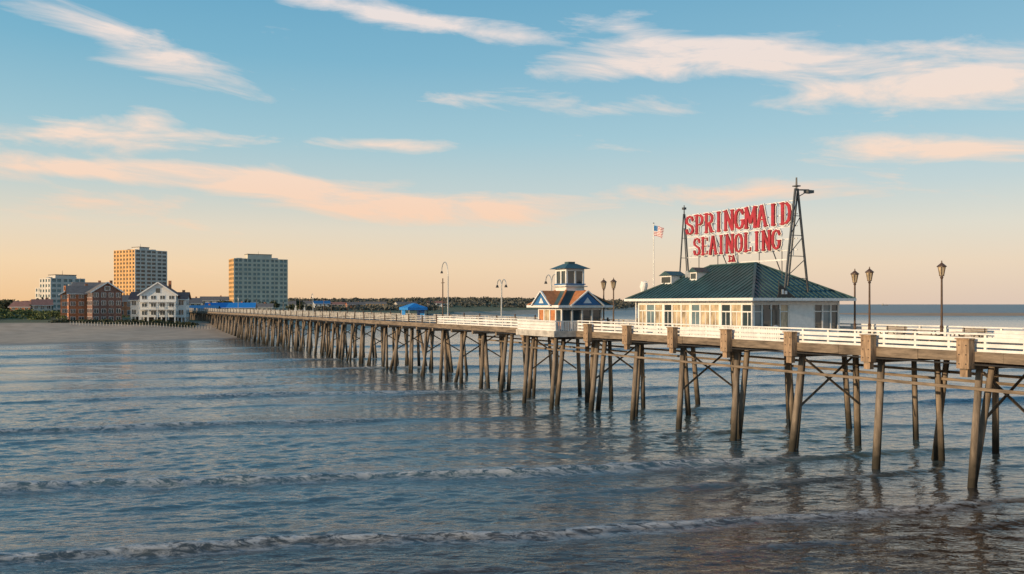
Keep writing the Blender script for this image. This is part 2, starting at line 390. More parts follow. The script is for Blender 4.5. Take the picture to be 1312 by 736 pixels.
kb.box(-E-.05,E+.05,-E-.06,-E-.003,2.25,2.5); kb.box(-E-.05,E+.05,E+.003,E+.06,2.25,2.5); kb.box(-E-.06,-E-.003,-E,E,2.25,2.5); kb.box(E+.003,E+.06,-E,E,2.25,2.5)
def gable(face):
    T=(lambda x,y,z:(x,-y,z)) if face==0 else (lambda x,y,z:(y,x,z))
    kq('gable_faces','blue').add([T(-1.7,3.45,2.5),T(1.7,3.45,2.5),T(0,3.45,3.75),T(-1.7,3.31,2.5),T(1.7,3.31,2.5),T(0,3.31,3.75)],[(0,1,2),(5,4,3),(0,3,4,1),(1,4,5,2),(2,5,3,0)])
    for sg_ in(-1,1): 
        kq('gable_trim','white').bar(T(sg_*2.0,3.5,2.45),T(0,3.5,3.95),.2,.12)
        kq('gable_roof','orange').add([T(sg_*2.0,3.5,2.55),T(0,3.5,4.0),T(0,1.2,4.0),T(sg_*2.0,2.4,2.55)],[(0,1,2,3)])
    kq('gable_windows','signwhite').add([T(-.5,3.47,2.7),T(.5,3.47,2.7),T(0,3.47,3.3)],[(0,1,2)])
gable(0); gable(1)
c=kq('cupola_walls','white'); c.box(-1.1,1.1,-1.1,1.1,3.9,4.75)
c.box(-1.1,1.1,-1.1,1.1,6.05,6.3)
for a in(-1.1,-.1,.9):
    for b_ in(-1.1,-.1,.9):
        if abs(a+.1)>.5 or abs(b_+.1)>.5: c.box(a,a+.2,b_,b_+.2,4.75,6.05)
kq('cupola_glass','glass').box(-1.0,1.0,-1.0,1.0,4.76,6.04)
kq('cupola_band','blue').box(-1.2,1.2,-1.2,1.2,4.62,4.74)
kq('cupola_gallery','offwhite').box(-1.35,1.35,-1.35,1.35,4.4,4.5)
cr=kq('cupola_roof','roof'); E=1.6; cr.add([(-E,-E,6.3),(E,-E,6.3),(E,E,6.3),(-E,E,6.3),(-.5,-.5,6.85),(.5,-.5,6.85),(.5,.5,6.85),(-.5,.5,6.85)],[(0,1,5,4),(1,2,6,5),(2,3,7,6),(3,0,4,7),(3,2,1,0),(4,5,6,7)])
cr.box(-.4,.4,-.4,.4,6.86,7.05)
kq.done()

# ------------------------------------------------------------------ lamps
def lantern(s,t,h=5.6):
    L=Parts('street_lamp',W(s,t),ROT)
    L('post','bronze').lathe(0,0,[(0,.2),(.25,.2),(.35,.12),(.9,.1),(1.0,.13),(1.1,.08),(h-1.2,.065),(h-1.1,.12),(h-1.0,.07),(h-.95,.1)],10)
    L('lantern_glass','glasswarm').lathe(0,0,[(h-.94,.14),(h-.35,.25)],6)
    cage=L('lantern_cage','bronze')
    for i in range(6):
        a=math.pi/3*i; cage.cyl((.15*math.cos(a),.15*math.sin(a),h-.95),(.265*math.cos(a),.265*math.sin(a),h-.33),.022,n=4)
    cage.lathe(0,0,[(h-.34,.33),(h-.28,.33),(h-.1,.12),(h-.04,.05),(h+.12,.03)],8); cage.lathe(0,0,[(h-1.0,.17),(h-.945,.17)],8)
    L.done()
lantern(10.6,12.2); lantern(16.8,12.2,5.4); lantern(18.2,12.2,5.3)
lantern(45,6.2,5.2); lantern(43.2,6.2,5.2)
def gooseneck(s,t,h,arm,dbl=False,r=.07):
    L=Parts('gooseneck_lamp',W(s,t),ROT); P=L('pole','galv'); 
    P.cyl((0,0,0),(0,0,h-arm),r*1.3,r,8)
    for sgn in ((-1,1) if dbl else (-1,)):
        prev=(0,0,h-arm)
        for i in range(1,13):
            a=math.pi*i/12; c_=arm*.55
            p=(sgn*(c_-c_*math.cos(a)),0,h-arm+arm*math.sin(a) if a<math.pi/2 else h-arm*(1-math.sin(a))*.6)
            P.cyl(prev,p,r*.8,n=6); prev=p
        L('lamp_head','darkmetal').cyl(prev,(prev[0],0,prev[2]-.3),.1,.2,8)
    L.done()
gooseneck(72.5,.4,8.1,1.9); 
gooseneck(56,6.3,6.0,1.2,True); gooseneck(57.5,.6,5.4,1.0,True)
for s_ in(165,262): gooseneck(s_,6.5,5,1.2)
po=Parts('utility_pole',W(74,.3),ROT); po('pole','bronze').cyl((0,0,0),(0,0,6.0),.1,.07,8); po('crossbar','bronze').bar((-.5,0,5.4),(.5,0,5.4),.08,.08); po.done()
for s_,h in((95,2.8),(106,2.2),(133,3.5),(150,2.6),(178,4),(196,3),(232,4)):
    po=Parts('marker_post',W(s_,random.choice([.4,6.6])),ROT); po('post','bronze').cyl((0,0,0),(0,0,h),.08,.06,6); po('cap','darkmetal').box(-.14,.14,-.14,.14,h,h+.2); po.done()

fp=Parts('flagpole',W(36.2,6.0),ROT); fp('pole','galv').cyl((0,0,0),(0,0,10.2),.07,.035,8); fp('finial','galv').lathe(0,0,[(10.2,.02),(10.27,.08),(10.35,.02)],8)
nx,nz=16,13; fw,fh=1.35,.95
mats=['red','signwhite','blue']; names=['flag_red_stripes','flag_white_stripes','flag_canton']
for j in range(nz):
    for i in range(nx):
        m=2 if (i<7 and j>=6) else (j%2)
        pt=lambda a,b:(.06+a/nx*fw, .16*math.sin(a*.75+b*.12)*a/nx, 9.1+b/nz*fh-.35*(a/nx)**1.5)
        fp(names[m],mats[m]).add([pt(i,j),pt(i+1,j),pt(i+1,j+1),pt(i,j+1)],[(0,1,2,3)])
fp.done()

sf=Parts('fish_sculpture',W(35.2,4.2),ROT)
sf('post','galv').cyl((0,0,0),(0,0,3.2),.09,.07,8)
body=sf('body','white'); prev=None
for i in range(11):
    f=i/10; p=(-.35+.7*f*.9, 0, 3.1+1.5*math.sin(f*1.7)); r=.05+.26*math.sin(math.pi*min(1,f*.95+.03))
    if prev: body.cyl(prev[0],p,prev[1],r,10)
    prev=(p,r)
fin=sf('fins','white')
fin.add([(-.3,.0,3.6),(.25,.0,4.5),(-.5,.0,4.75),(-.75,.0,4.2)],[(0,1,2,3)]); fin.add([(-.3,.0,3.1),(-.8,0,2.8),(-.45,0,3.2),(-.75,0,3.45)],[(0,1,2,3)]); fin.cyl(prev[0],(.75,0,4.85),.05,.01,6)
sf.done()

tn=Parts('blue_market_tent',W(95,4.2),ROT)
for x in(-1.6,1.6):
    for y in(-1.3,1.3): tn('poles','galv').cyl((x,y,0),(x,y,2.0),.04,n=6)
tn('canopy','brightblue').add([(-1.9,-1.6,1.7),(1.9,-1.6,1.7),(1.9,1.6,1.7),(-1.9,1.6,1.7),(-1.9,-1.6,2.1),(1.9,-1.6,2.1),(1.9,1.6,2.1),(-1.9,1.6,2.1),(-.6,0,2.75),(.6,0,2.75)],[(0,1,5,4),(1,2,6,5),(2,3,7,6),(3,0,4,7),(4,5,9,8),(5,6,9),(6,7,8,9),(7,4,8)])
tn('side_panels','brightblue').box(-1.6,1.6,1.25,1.29,.1,1.7); tn('front_panels','brightblue').box(-1.6,-.1,-1.29,-1.25,.9,1.7); tn('counter','offwhite').box(-1.5,1.5,-1.3,-.9,.0,.85)
tn.done()

def bench(s,t,rot=0):
    B=Parts('pier_bench',W(s,t),ROT+rot); a=B('seat_slats','wood'); l=B('legs','darkmetal')
    for i in range(3): a.box(-.9,.9,-.22+i*.15,-.1+i*.15,.43,.47)
    for i in range(3): a.box(-.9,.9,.24,.27,.55+i*.14,.66+i*.14)
    for x in(-.75,.75): l.box(x-.03,x+.03,-.2,.2,0,.425); l.box(x-.03,x+.03,.20,.235,.0,.96)
    B.done()
def picnic(s,t):
    B=Parts('picnic_table',W(s,t),ROT+random.uniform(-.2,.2)); a=B('top','wood'); 
    for i in range(5): a.box(-.9,.9,-.4+i*.165,-.25+i*.165,.73,.77)
    for y in(-.75,.6): a.box(-.9,.9,y,y+.14,.43,.47)
    l=B('legs','fascia')
    for x in(-.65,.65):
        l.bar((x,-.6,0),(x,-.2,.72),.08,.05); l.bar((x,.6,0),(x,.2,.72),.08,.05); l.bar((x+.06,-.75,.4),(x+.06,.75,.4),.05,.06)
    B.done()
for s_,t_ in((14,11.5),(8,11.8),(3,11.9),(-3,11.7)): bench(s_,t_)
for s_,t_ in((12.5,8.5),(10.5,10.2),(6.5,9.0),(1,9.5)): picnic(s_,t_)
for s_ in(52,58,66,76,86,101,112,125,140): bench(s_,6.2)
def bin_(s,t):
    B=Parts('trash_can',W(s,t)); B('drum','darkmetal').lathe(0,0,[(0,.26),(.85,.3),(.86,.33),(.92,.33)],12); B('lid','galv').lathe(0,0,[(.921,.31),(1.05,.2),(1.12,.05)],12); B.done()
bin_(15.6,1.2); bin_(37,1.0); bin_(64,1.0)

# ------------------------------------------------------------------ terrain
def sstep(a,b,x): 
    t=np.clip((x-a)/(b-a),0,1); return t*t*(3-2*t)
SX=[-6000,-900,-400,-200,-119,-98,-77,-66,-56,-45,100,350,500,560]; SY=[120,120,150,172,195,214,238,282,380,600,1100,1800,2600,6000]
def shore(x): return np.interp(x,SX,SY)+2.5*np.sin(x*.09)+1.2*np.sin(x*.23+1)
def nz2(x,y,f,seed):
    r=np.random.default_rng(seed); o=0
    for i in range(8):
        a=r.uniform(0,6.28); k=f*r.uniform(.6,1.9); o=o+np.sin(x*k*np.cos(a)+y*k*np.sin(a)+r.uniform(0,6.28))
    return o/8
def land_h(x,y):
    d=y-shore(x)
    h=np.where(d<0,np.maximum(-3,d*.05),np.interp(d,[0,70,95,5000],[0,1.9,3.8,4.2]))
    h=h+nz2(x,y,.12,3)*.18*sstep(10,60,d)
    h=h+ (3.0+1.2*nz2(x,y,.08,5))*np.exp(-((x+222)/42)**2-((y-352)/30)**2)
    h=h+sstep(1150,1700,y)*sstep(0,250,d)*(5+7*np.exp(-((x+90)/230)**2)+4*nz2(x,y,.006,9)+5*np.exp(-((x+600)/200)**2))
    return h
def grid_mesh(name,xs,ys,hf,m,attrs=None):
    X,Y=np.meshgrid(xs,ys); Z=hf(X,Y); n=len(xs); k=len(ys)
    co=np.stack([X.ravel(),Y.ravel(),Z.ravel()],1).astype(np.float32)
    i=np.arange(k-1)[:,None]*n+np.arange(n-1)[None,:]; i=i.ravel()
    F=np.stack([i,i+1,i+1+n,i+n],1).astype(np.int32)
    me=bpy.data.meshes.new(name); me.vertices.add(len(co)); me.vertices.foreach_set('co',co.ravel())
    me.loops.add(F.size); me.loops.foreach_set('vertex_index',F.ravel())
    me.polygons.add(len(F)); me.polygons.foreach_set('loop_start',np.arange(0,F.size,4,dtype=np.int32)); me.polygons.foreach_set('loop_total',np.full(len(F),4,dtype=np.int32))
    me.polygons.foreach_set('use_smooth',np.ones(len(F),dtype=bool))
    me.update(calc_edges=True)
    for an,fn in (attrs or {}).items():
        at=me.attributes.new(an,'FLOAT','POINT'); at.data.foreach_set('value',fn(X,Y).ravel().astype(np.float32))
    me.materials.append(m); o=bpy.data.objects.new(name,me); COL.objects.link(o); return o
gm=bpy.data.materials.new('land'); gm.use_nodes=True; nt=gm.node_tree; b=nt.nodes['Principled BSDF']
def N(nt,t,**k):
    n=nt.nodes.new(t)
    for a,v in k.items(): setattr(n,a,v)
    return n
at=N(nt,'ShaderNodeAttribute',attribute_name='grass'); g=N(nt,'ShaderNodeNewGeometry')
n1=N(nt,'ShaderNodeTexNoise'); n1.inputs['Scale'].default_value=.25; n1.inputs['Detail'].default_value=7; nt.links.new(g.outputs['Position'],n1.inputs['Vector'])
sx=N(nt,'ShaderNodeSeparateXYZ'); nt.links.new(g.outputs['Position'],sx.inputs[0])
r1=N(nt,'ShaderNodeValToRGB'); r1.color_ramp.elements[0].position=.35; r1.color_ramp.elements[1].position=.7
r1.color_ramp.elements[0].color=(.44,.33,.24,1); r1.color_ramp.elements[1].color=(.60,.46,.34,1)
r2=N(nt,'ShaderNodeValToRGB'); r2.color_ramp.elements[0].position=.35; r2.color_ramp.elements[1].position=.7
r2.color_ramp.elements[0].color=(.05,.075,.03,1); r2.color_ramp.elements[1].color=(.14,.15,.065,1)
nt.links.new(n1.outputs['Fac'],r1.inputs[0]); nt.links.new(n1.outputs['Fac'],r2.inputs[0])
wet=N(nt,'ShaderNodeMapRange'); wet.inputs['From Min'].default_value=.12; wet.inputs['From Max'].default_value=.5; nt.links.new(sx.outputs['Z'],wet.inputs['Value'])
mw=N(nt,'ShaderNodeMix',data_type='RGBA'); mw.inputs['A'].default_value=(.20,.155,.12,1); nt.links.new(wet.outputs[0],mw.inputs['Factor']); nt.links.new(r1.outputs[0],mw.inputs['B'])
mg=N(nt,'ShaderNodeMix',data_type='RGBA'); nt.links.new(at.outputs['Fac'],mg.inputs['Factor']); nt.links.new(mw.outputs['Result'],mg.inputs['A']); nt.links.new(r2.outputs[0],mg.inputs['B']); nt.links.new(mg.outputs['Result'],b.inputs['Base Color'])
rr=N(nt,'ShaderNodeMapRange'); rr.inputs['To Min'].default_value=.25; rr.inputs['To Max'].default_value=.9; nt.links.new(wet.outputs[0],rr.inputs['Value']); nt.links.new(rr.outputs[0],b.inputs['Roughness'])
xs=np.concatenate([np.linspace(-6000,-620,40),np.arange(-600,0,3.0),np.linspace(5,600,70)])
ys=np.concatenate([np.linspace(100,160,8),np.arange(163,460,2.5),np.geomspace(465,6000,110)])
def grassf(x,y):
    d=y-shore(x); return np.clip(sstep(88,112,d+14*nz2(x,y,.1,4))+np.exp(-((x+222)/42)**2-((y-352)/30)**2)*1.5,0,1)
grid_mesh('ground',xs,ys,land_h,gm,{'grass':grassf})
sb=grid_mesh('sandbar',np.linspace(300,1500,120),np.linspace(690,1000,50),lambda x,y: -1.0+2.2*np.exp(-((y-840-14*np.sin(x*.012))/100)**4)*sstep(300,360,x)*(1-sstep(1350,1500,x)),M['sand'])

# ------------------------------------------------------------------ water
ci=[(22.5,.09),(25.6,.12),(29.5,.17),(33.2,.10),(37.3,.26),(41,.08),(45,.12),(51.6,.36),(57,.10),(63,.12),(69,.08),(76,.40),(88,.18),(99,.30),(110,.18),(124,.28),(138,.24),(160,.28),(184,.3),(210,.3)]
wr=np.random.default_rng(11)
comps=[]
for i in range(38):
    lam=np.exp(wr.uniform(np.log(.5),np.log(3.4))); a=np.pi/2+.24+wr.normal(0,.5); comps.append((2*np.pi/lam*np.cos(a),2*np.pi/lam*np.sin(a),wr.uniform(0,6.28),.0048*lam**.8))
def crest(x,y):
    c=y-.25*x; c=c+1.1*np.sin(x*.045+.4)+.5*np.sin(x*.13+y*.02)+.25*np.sin(x*.37+1.3)+.10*np.sin(x*.93+.6)
    return c
def shallow_f(x,y): return sstep(50,29,y-.42*x+3*nz2(x,y,.1,31))
def cam_f(x,y,j,cc):
    dc=crest(x,y)-cc-.5*np.sin(x*.07+j*1.7)-.8*np.sin(x*.028+j*2.3)
    am=(.72+.34*np.sin(x*.05+j*2.1)+.14*np.sin(x*.17+j)+.10*np.sin(x*.43+j*3))
    return dc,am
def water_h(x,y):
    h=0*x
    for j,(cc,A) in enumerate(ci):
        dc,am=cam_f(x,y,j,cc); am=am*A
        wf=.36*(1+cc/140); wb=1.9*(1+cc/120)
        h=h+np.maximum(am,0)*np.where(dc<0,np.exp(-(dc/wf)**2),np.exp(-(dc/wb)**2))
    att=1/(1+(np.hypot(x,y)/150)**2)
    gust=.75+.5*nz2(x,y,.12,21)
    rp=0*x
    wx=x+.5*np.sin(y*.31+x*.11); wy=y+.6*np.sin(x*.23)+.3*np.sin(x*.61+y*.2)
    for kx,ky,ph,A in comps: rp=rp+A*np.sin(wx*kx+wy*ky+ph)
    far=sstep(260,200,y)*1.0
    m=(y>5)*(y<300)*(np.abs(x)<260)
    return m*(h*far+rp*gust*att*(1.2-.4*shallow_f(x,y)))
def foam_f(x,y):
    f=0*x
    for j,(cc,A) in enumerate(ci):
        dc,am=cam_f(x,y,j,cc)
        big=(A>.15)
        f=f+(np.exp(-((dc+.12)/(.13*(1+cc/60)))**2)+(.55*np.exp(-((dc+.75)/(.45))**2)+.25*np.exp(-((dc-.9)/(.9))**2))*big)*sstep(.35,.95,am)*(.35+.65*big)
    sd=shore(x)-y; f=f+np.exp(-((sd-3)/2.0)**2)*.9+np.exp(-((sd-12)/1.5)**2)*.7+np.exp(-((sd-24)/1.5)**2)*.4
    f=f+np.exp(-((y-700)/9)**2)*sstep(250,330,x)*.8+np.exp(-((y-560)/8)**2)*sstep(160,220,x)*.4
    return np.clip(f,0,1)
def off_f(x,y): return sstep(220,900,y)
wm=bpy.data.materials.new('sea_water'); wm.use_nodes=True; nt=wm.node_tree; b=nt.nodes['Principled BSDF']
b.inputs['IOR'].default_value=1.40
g=N(nt,'ShaderNodeNewGeometry')
def noise(scale,detail,stretch,rough=.6,dist=0):
    mp=N(nt,'ShaderNodeMapping'); mp.inputs['Scale'].default_value=stretch; mp.inputs['Rotation'].default_value=(0,0,-.24)
    n=N(nt,'ShaderNodeTexNoise'); n.inputs['Scale'].default_value=scale; n.inputs['Detail'].default_value=detail; n.inputs['Roughness'].default_value=rough; n.inputs['Distortion'].default_value=dist
    nt.links.new(g.outputs['Position'],mp.inputs[0]); nt.links.new(mp.outputs[0],n.inputs['Vector']); return n
na=noise(2.0,3,(.45,1.2,1),.6,.5); nb=noise(.3,2,(.3,1.1,1),.6,.4)
fo=N(nt,'ShaderNodeAttribute',attribute_name='foam'); sh=N(nt,'ShaderNodeAttribute',attribute_name='shallow'); of=N(nt,'ShaderNodeAttribute',attribute_name='offshore')
bp1=N(nt,'ShaderNodeBump'); bp1.inputs['Strength'].default_value=.9; bp1.inputs['Distance'].default_value=.08
bp2=N(nt,'ShaderNodeBump'); bp2.inputs['Strength'].default_value=.6; bp2.inputs['Distance'].default_value=.25
dd=N(nt,'ShaderNodeMapRange'); dd.inputs['To Min'].default_value=.2; dd.inputs['To Max'].default_value=1.2; nt.links.new(of.outputs['Fac'],dd.inputs['Value']); nt.links.new(dd.outputs[0],bp2.inputs['Distance'])
nt.links.new(na.outputs['Fac'],bp1.inputs['Height']); nt.links.new(nb.outputs['Fac'],bp2.inputs['Height']); nt.links.new(bp2.outputs[0],bp1.inputs['Normal']); nt.links.new(bp1.outputs[0],b.inputs['Normal'])
c1=N(nt,'ShaderNodeMix',data_type='RGBA'); c1.inputs['A'].default_value=(.070,.120,.145,1); c1.inputs['B'].default_value=(.058,.040,.030,1); nt.links.new(sh.outputs['Fac'],c1.inputs['Factor'])
fn=noise(2.6,5,(.45,1,1),.75,1.0)
fm=N(nt,'ShaderNodeMapRange'); fm.inputs['From Min'].default_value=.43; fm.inputs['From Max'].default_value=.57; nt.links.new(fn.outputs['Fac'],fm.inputs['Value'])
mm=N(nt,'ShaderNodeMath',operation='MULTIPLY'); nt.links.new(fo.outputs['Fac'],mm.inputs[0]); nt.links.new(fm.outputs[0],mm.inputs[1])
mm2=N(nt,'ShaderNodeMath',operation='MULTIPLY'); mm2.inputs[1].default_value=.72; nt.links.new(mm.outputs[0],mm2.inputs[0])
c2=N(nt,'ShaderNodeMix',data_type='RGBA'); c2.inputs['B'].default_value=(.66,.66,.66,1); nt.links.new(c1.outputs['Result'],c2.inputs['A']); nt.links.new(mm2.outputs[0],c2.inputs['Factor']); nt.links.new(c2.outputs['Result'],b.inputs['Base Color'])
ro=N(nt,'ShaderNodeMapRange'); ro.inputs['To Min'].default_value=.07; ro.inputs['To Max'].default_value=.6; nt.links.new(mm2.outputs[0],ro.inputs['Value'])
ro2=N(nt,'ShaderNodeMath',operation='MULTIPLY_ADD'); ro2.inputs[1].default_value=.3; nt.links.new(of.outputs['Fac'],ro2.inputs[0]); nt.links.new(ro.outputs[0],ro2.inputs[2]); nt.links.new(ro2.outputs[0],b.inputs['Roughness'])
xo=np.geomspace(62,30000,120); xs=np.concatenate([-xo[::-1],np.arange(-60,60.1,.18),xo])
ys=np.concatenate([-np.geomspace(20000,5,20),np.linspace(0,20,40)[:-1],20*np.exp(np.arange(0,780)*.0033),np.geomspace(264,1000,150),np.geomspace(1010,40000,40)])
grid_mesh('sea_water',xs,ys,water_h,wm,{'foam':foam_f,'shallow':shallow_f,'offshore':off_f})

# ------------------------------------------------------------------ buildings on shore
def px(xp,d): return (xp-656)/1093.3*d
def tower(name,xp,d,w,dp,zb,zt,rot,floors,bx_,by_,mf,ms,glass,pent=(.35,.3,4)):
    T=Parts(name,(px(xp,d),d,zb),rot); H=zt-zb
    T('glazing',glass).box(-w/2+.4,w/2-.4,-dp/2+.4,dp/2-.4,0,H-.3)
    fh=H/floors; a=T('front_spandrels',mf); c=T('side_spandrels',ms); p=T('front_piers',mf); q=T('side_piers',ms)
    for i in range(floors+1):
        z=i*fh; hh=fh*.45
        z0=max(0,z-.0); z1=min(H+.6,z+hh)
        a.box(-w/2,w/2,-dp/2,-dp/2+.38,z0,z1); a.box(-w/2,w/2,dp/2-.38,dp/2,z0,z1)
        c.box(-w/2,-w/2+.38,-dp/2+.39,dp/2-.39,z0,z1); c.box(w/2-.38,w/2,-dp/2+.39,dp/2-.39,z0,z1)
    for k in range(bx_+1):
        x=-w/2+k*w/bx_; hw=.4 if k%2 else .8
        x0=max(-w/2-.02,x-hw);x1=min(w/2+.02,x+hw)
        p.box(x0,x1,-dp/2-.06,-dp/2+.36,0,H+.5); p.box(x0,x1,dp/2-.36,dp/2+.06,0,H+.5)
    for k in range(by_+1):
        y=-dp/2+.05+k*(dp-.1)/by_; hw=.5
        y0=max(-dp/2+.37,y-hw*2);y1=min(dp/2-.37,y+hw*2)
        q.box(-w/2-.06,-w/2+.36,y0,y1,0,H+.5); q.box(w/2-.36,w/2+.06,y0,y1,0,H+.5)
    T('roof_slab','greyroof').box(-w/2+.39,w/2-.39,-dp/2+.39,dp/2-.39,H-.29,H)
    pw,pd,ph=pent; T('penthouse',mf).box(-w*pw/2,w*pw/2,-dp*pd/2,dp*pd/2,H,H+ph); T('penthouse_cap','greyroof').box(-w*pw/2-.3,w*pw/2+.3,-dp*pd/2-.3,dp*pd/2+.3,H+ph,H+ph+.4)
    T('roof_units','galv').box(w*.25,w*.35,-dp*.2,0,H,H+1.8); T('roof_units','galv').box(-w*.4,-w*.3,0,dp*.2,H,H+1.4)
    T('antenna','darkmetal').cyl((0,0,H+ph),(0,0,H+ph+3),.15,.05,5)
    T.done()
tower('apartment_tower',180,650,27,27,3.5,50,math.radians(57.5),16,6,7,'concrete','stucco','towerglass',(.3,.35,3))
tower('hotel_tower',331,650,40,18,3.5,43.5,math.radians(30),12,12,4,'concretewarm','stucco','tealglass',(.45,.5,4))
tower('office_block',80,520,20,16,3.5,25,math.radians(50),7,6,4,'concrete','concrete','tealglass',(.6,.6,2.5))
tower('office_block',66,528,14,12,3.5,19.5,math.radians(50),5,4,3,'concrete','concrete','tealglass',(.5,.5,2))
tower('office_block',103,470,14,12,3.5,19.5,math.radians(40),5,4,3,'concrete','brick','tealglass',(.5,.5,2))

def house(name,xp,d,w,dp,zb,h,rh,rot,floors,nb,wall,roof,stilts=0,gx=True,trim='white',glass='glass',porch=False):
    T=Parts(name,(px(xp,d),d,zb),rot); z0=stilts
    T('walls',wall).box(-w/2,w/2,-dp/2,dp/2,z0,z0+h)
    T('foundation','concrete').box(-w/2-.05,w/2+.05,-dp/2-.05,dp/2+.05,-1.5,.12 if not stilts else .02)
    if stilts:
        for x in np.linspace(-w/2+.3,w/2-.3,6):
            for y in(-dp/2+.3,0,dp/2-.3): T('stilts',trim).box(x-.2,x+.2,y-.2,y+.2,0,z0)
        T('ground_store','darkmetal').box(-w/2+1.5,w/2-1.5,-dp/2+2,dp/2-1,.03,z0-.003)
    Z=z0+h; o=.7
    if gx:
        A=[(-w/2,-dp/2,Z),(w/2,-dp/2,Z),(0,-dp/2,Z+rh),(-w/2,dp/2,Z),(w/2,dp/2,Z),(0,dp/2,Z+rh)]
        T('gable_walls',wall).add(A,[(0,1,2),(5,4,3)])
        k=rh/(w/2)
        for sg_ in(-1,1):
            T('roof',roof).add([(sg_*(w/2+o),-dp/2-o,Z-k*o+.05),(0,-dp/2-o,Z+rh+.05),(0,dp/2+o,Z+rh+.05),(sg_*(w/2+o),dp/2+o,Z-k*o+.05)],[(0,1,2,3)])
            T('bargeboards',trim).bar((sg_*(w/2+o),-dp/2-o-.05,Z-k*o),(0,-dp/2-o-.05,Z+rh),.12,.4)
    else:
        A=[(-w/2,-dp/2,Z),(-w/2,dp/2,Z),(-w/2,0,Z+rh),(w/2,-dp/2,Z),(w/2,dp/2,Z),(w/2,0,Z+rh)]
        T('gable_walls',wall).add(A,[(1,0,2),(3,4,5)])
        k=rh/(dp/2)
        for sg_ in(-1,1):
            T('roof',roof).add([(-w/2-o,sg_*(dp/2+o),Z-k*o+.05),(-w/2-o,0,Z+rh+.05),(w/2+o,0,Z+rh+.05),(w/2+o,sg_*(dp/2+o),Z-k*o+.05)],[(0,1,2,3)])
        T('gutter',trim).box(-w/2-o,w/2+o,-dp/2-o-.1,-dp/2-o,Z-k*o-.15,Z-k*o+.05)
    fh=h/floors
    for i in range(floors):
        for k_ in range(nb):
            x=-w/2+(k_+.5)*w/nb; ww=min(.75,w/nb*.28); za=z0+i*fh+fh*.3; zb_=z0+i*fh+fh*.8
            T('window_frames',trim).box(x-ww-.10,x+ww+.10,-dp/2-.06,-dp/2-.002,za-.10,zb_+.10)
            T('window_panes',glass).box(x-ww,x+ww,-dp/2-.09,-dp/2-.062,za,zb_)
            T('window_bars',trim).box(x-.05,x+.05,-dp/2-.12,-dp/2-.092,za,zb_)
        ns=max(2,int(dp/3))
        for k_ in range(ns):
            y=-dp/2+(k_+.5)*dp/ns; za=z0+i*fh+fh*.3; zb_=z0+i*fh+fh*.8
            for sg_ in(-1,1):
                xa=sg_*w/2
                T('side_frames',trim).box(min(xa+sg_*.002,xa+sg_*.06),max(xa+sg_*.002,xa+sg_*.06),y-.8,y+.8,za-.12,zb_+.12)
                T('side_panes',glass).box(min(xa+sg_*.062,xa+sg_*.09),max(xa+sg_*.062,xa+sg_*.09),y-.66,y+.66,za,zb_)
        if porch and i>0:
            T('balconies',trim).box(-w/2,w/2,-dp/2-1.8,-dp/2-.13,z0+i*fh-.1,z0+i*fh+.08)
            T('balcony_rails',trim).box(-w/2,w/2,-dp/2-1.8,-dp/2-1.72,z0+i*fh+.85,z0+i*fh+.95)
            for x in np.linspace(-w/2,w/2,int(w/.7)): T('balusters',trim).box(x-.05,x+.05,-dp/2-1.78,-dp/2-1.74,z0+i*fh+.08,z0+i*fh+.85)
    if porch:
        for x in np.linspace(-w/2+.15,w/2-.15,5): T('porch_posts',trim).box(x-.12,x+.12,-dp/2-1.7,-dp/2-1.46,0,z0+(floors-1)*fh-.11)
    T('chimney','brick').box(w*.2,w*.2+.9,dp*.1,dp*.1+.9,Z,Z+rh+.8)
    if gx:
        T('attic_frame',trim).box(-.9,.9,-dp/2-.06,-dp/2-.002,Z+.3,Z+rh*.55); T('attic_pane',glass).box(-.7,.7,-dp/2-.09,-dp/2-.062,Z+.45,Z+rh*.5)
    T.done()
rr_=math.radians
house('brick_house',134,300,9.4,12,3.4,11.0,3.2,rr_(34),4,4,'brickdark','greyroof')
house('brick_house',103,308,8.0,11,3.4,10.6,2.6,rr_(30),4,3,'brick','greyroof',gx=False)
house('brick_house',88,330,5,9,3.4,10.5,1.6,rr_(24),4,2,'brick','redroof')
house('brick_house',117,345,12,10,3.6,13.6,1.6,rr_(18),4,5,'brick','greyroof',gx=False)
house('white_beach_house',206,296,11.5,12,3.2,7.8,4.0,rr_(14),3,4,'white','redroof',stilts=2.4,porch=True)
house('white_beach_house',184,306,7,10,3.2,6.2,2.6,rr_(14),2,3,'white','redroof',stilts=2.4,gx=False)
house('white_beach_house',228,300,6.5,9,3.2,6.6,2.2,rr_(14),2,2,'white','redroof',stilts=2.2,gx=False)
house('blue_roof_arcade',296,480,26,14,3.6,4.6,2.6,rr_(12),1,9,'concretewarm','brightblue',gx=False)
house('blue_roof_arcade',258,430,16,12,3.6,3.6,2.2,rr_(12),1,6,'offwhite','blue',gx=False)
house('shore_shop',330,520,18,12,3.6,4.8,2.0,rr_(10),1,6,'offwhite','greyroof',gx=False)
for xp,d,w,h,wl_,rf in((20,560,14,5,'offwhite','greyroof'),(44,600,12,6,'concretewarm','redroof'),(8,640,16,6,'brick','greyroof'),(54,420,8,6,'offwhite','redroof'),(32,450,10,5,'brick','redroof'),(164,420,10,8,'brick','greyroof'),(120,520,16,8,'stucco','greyroof'),(236,560,16,7,'concrete','redroof'),(246,470,9,7,'concretewarm','greyroof'),(275,600,18,9,'concrete','greyroof'),(390,900,24,7,'concretewarm','greyroof'),(430,1000,30,6,'offwhite','redroof'),(480,1150,30,7,'stucco','greyroof'),(378,760,18,6,'white','greyroof'),(455,980,20,6,'brick','greyroof'),(412,880,16,7,'white','blue'),(520,1180,30,7,'offwhite','greyroof'),(560,1300,30,8,'white','redroof')):
    house('town_house',xp,d,w,11,3.8,h,2.6,rr_(random.uniform(0,30)),2,max(3,int(w/4)),wl_,rf,gx=False)

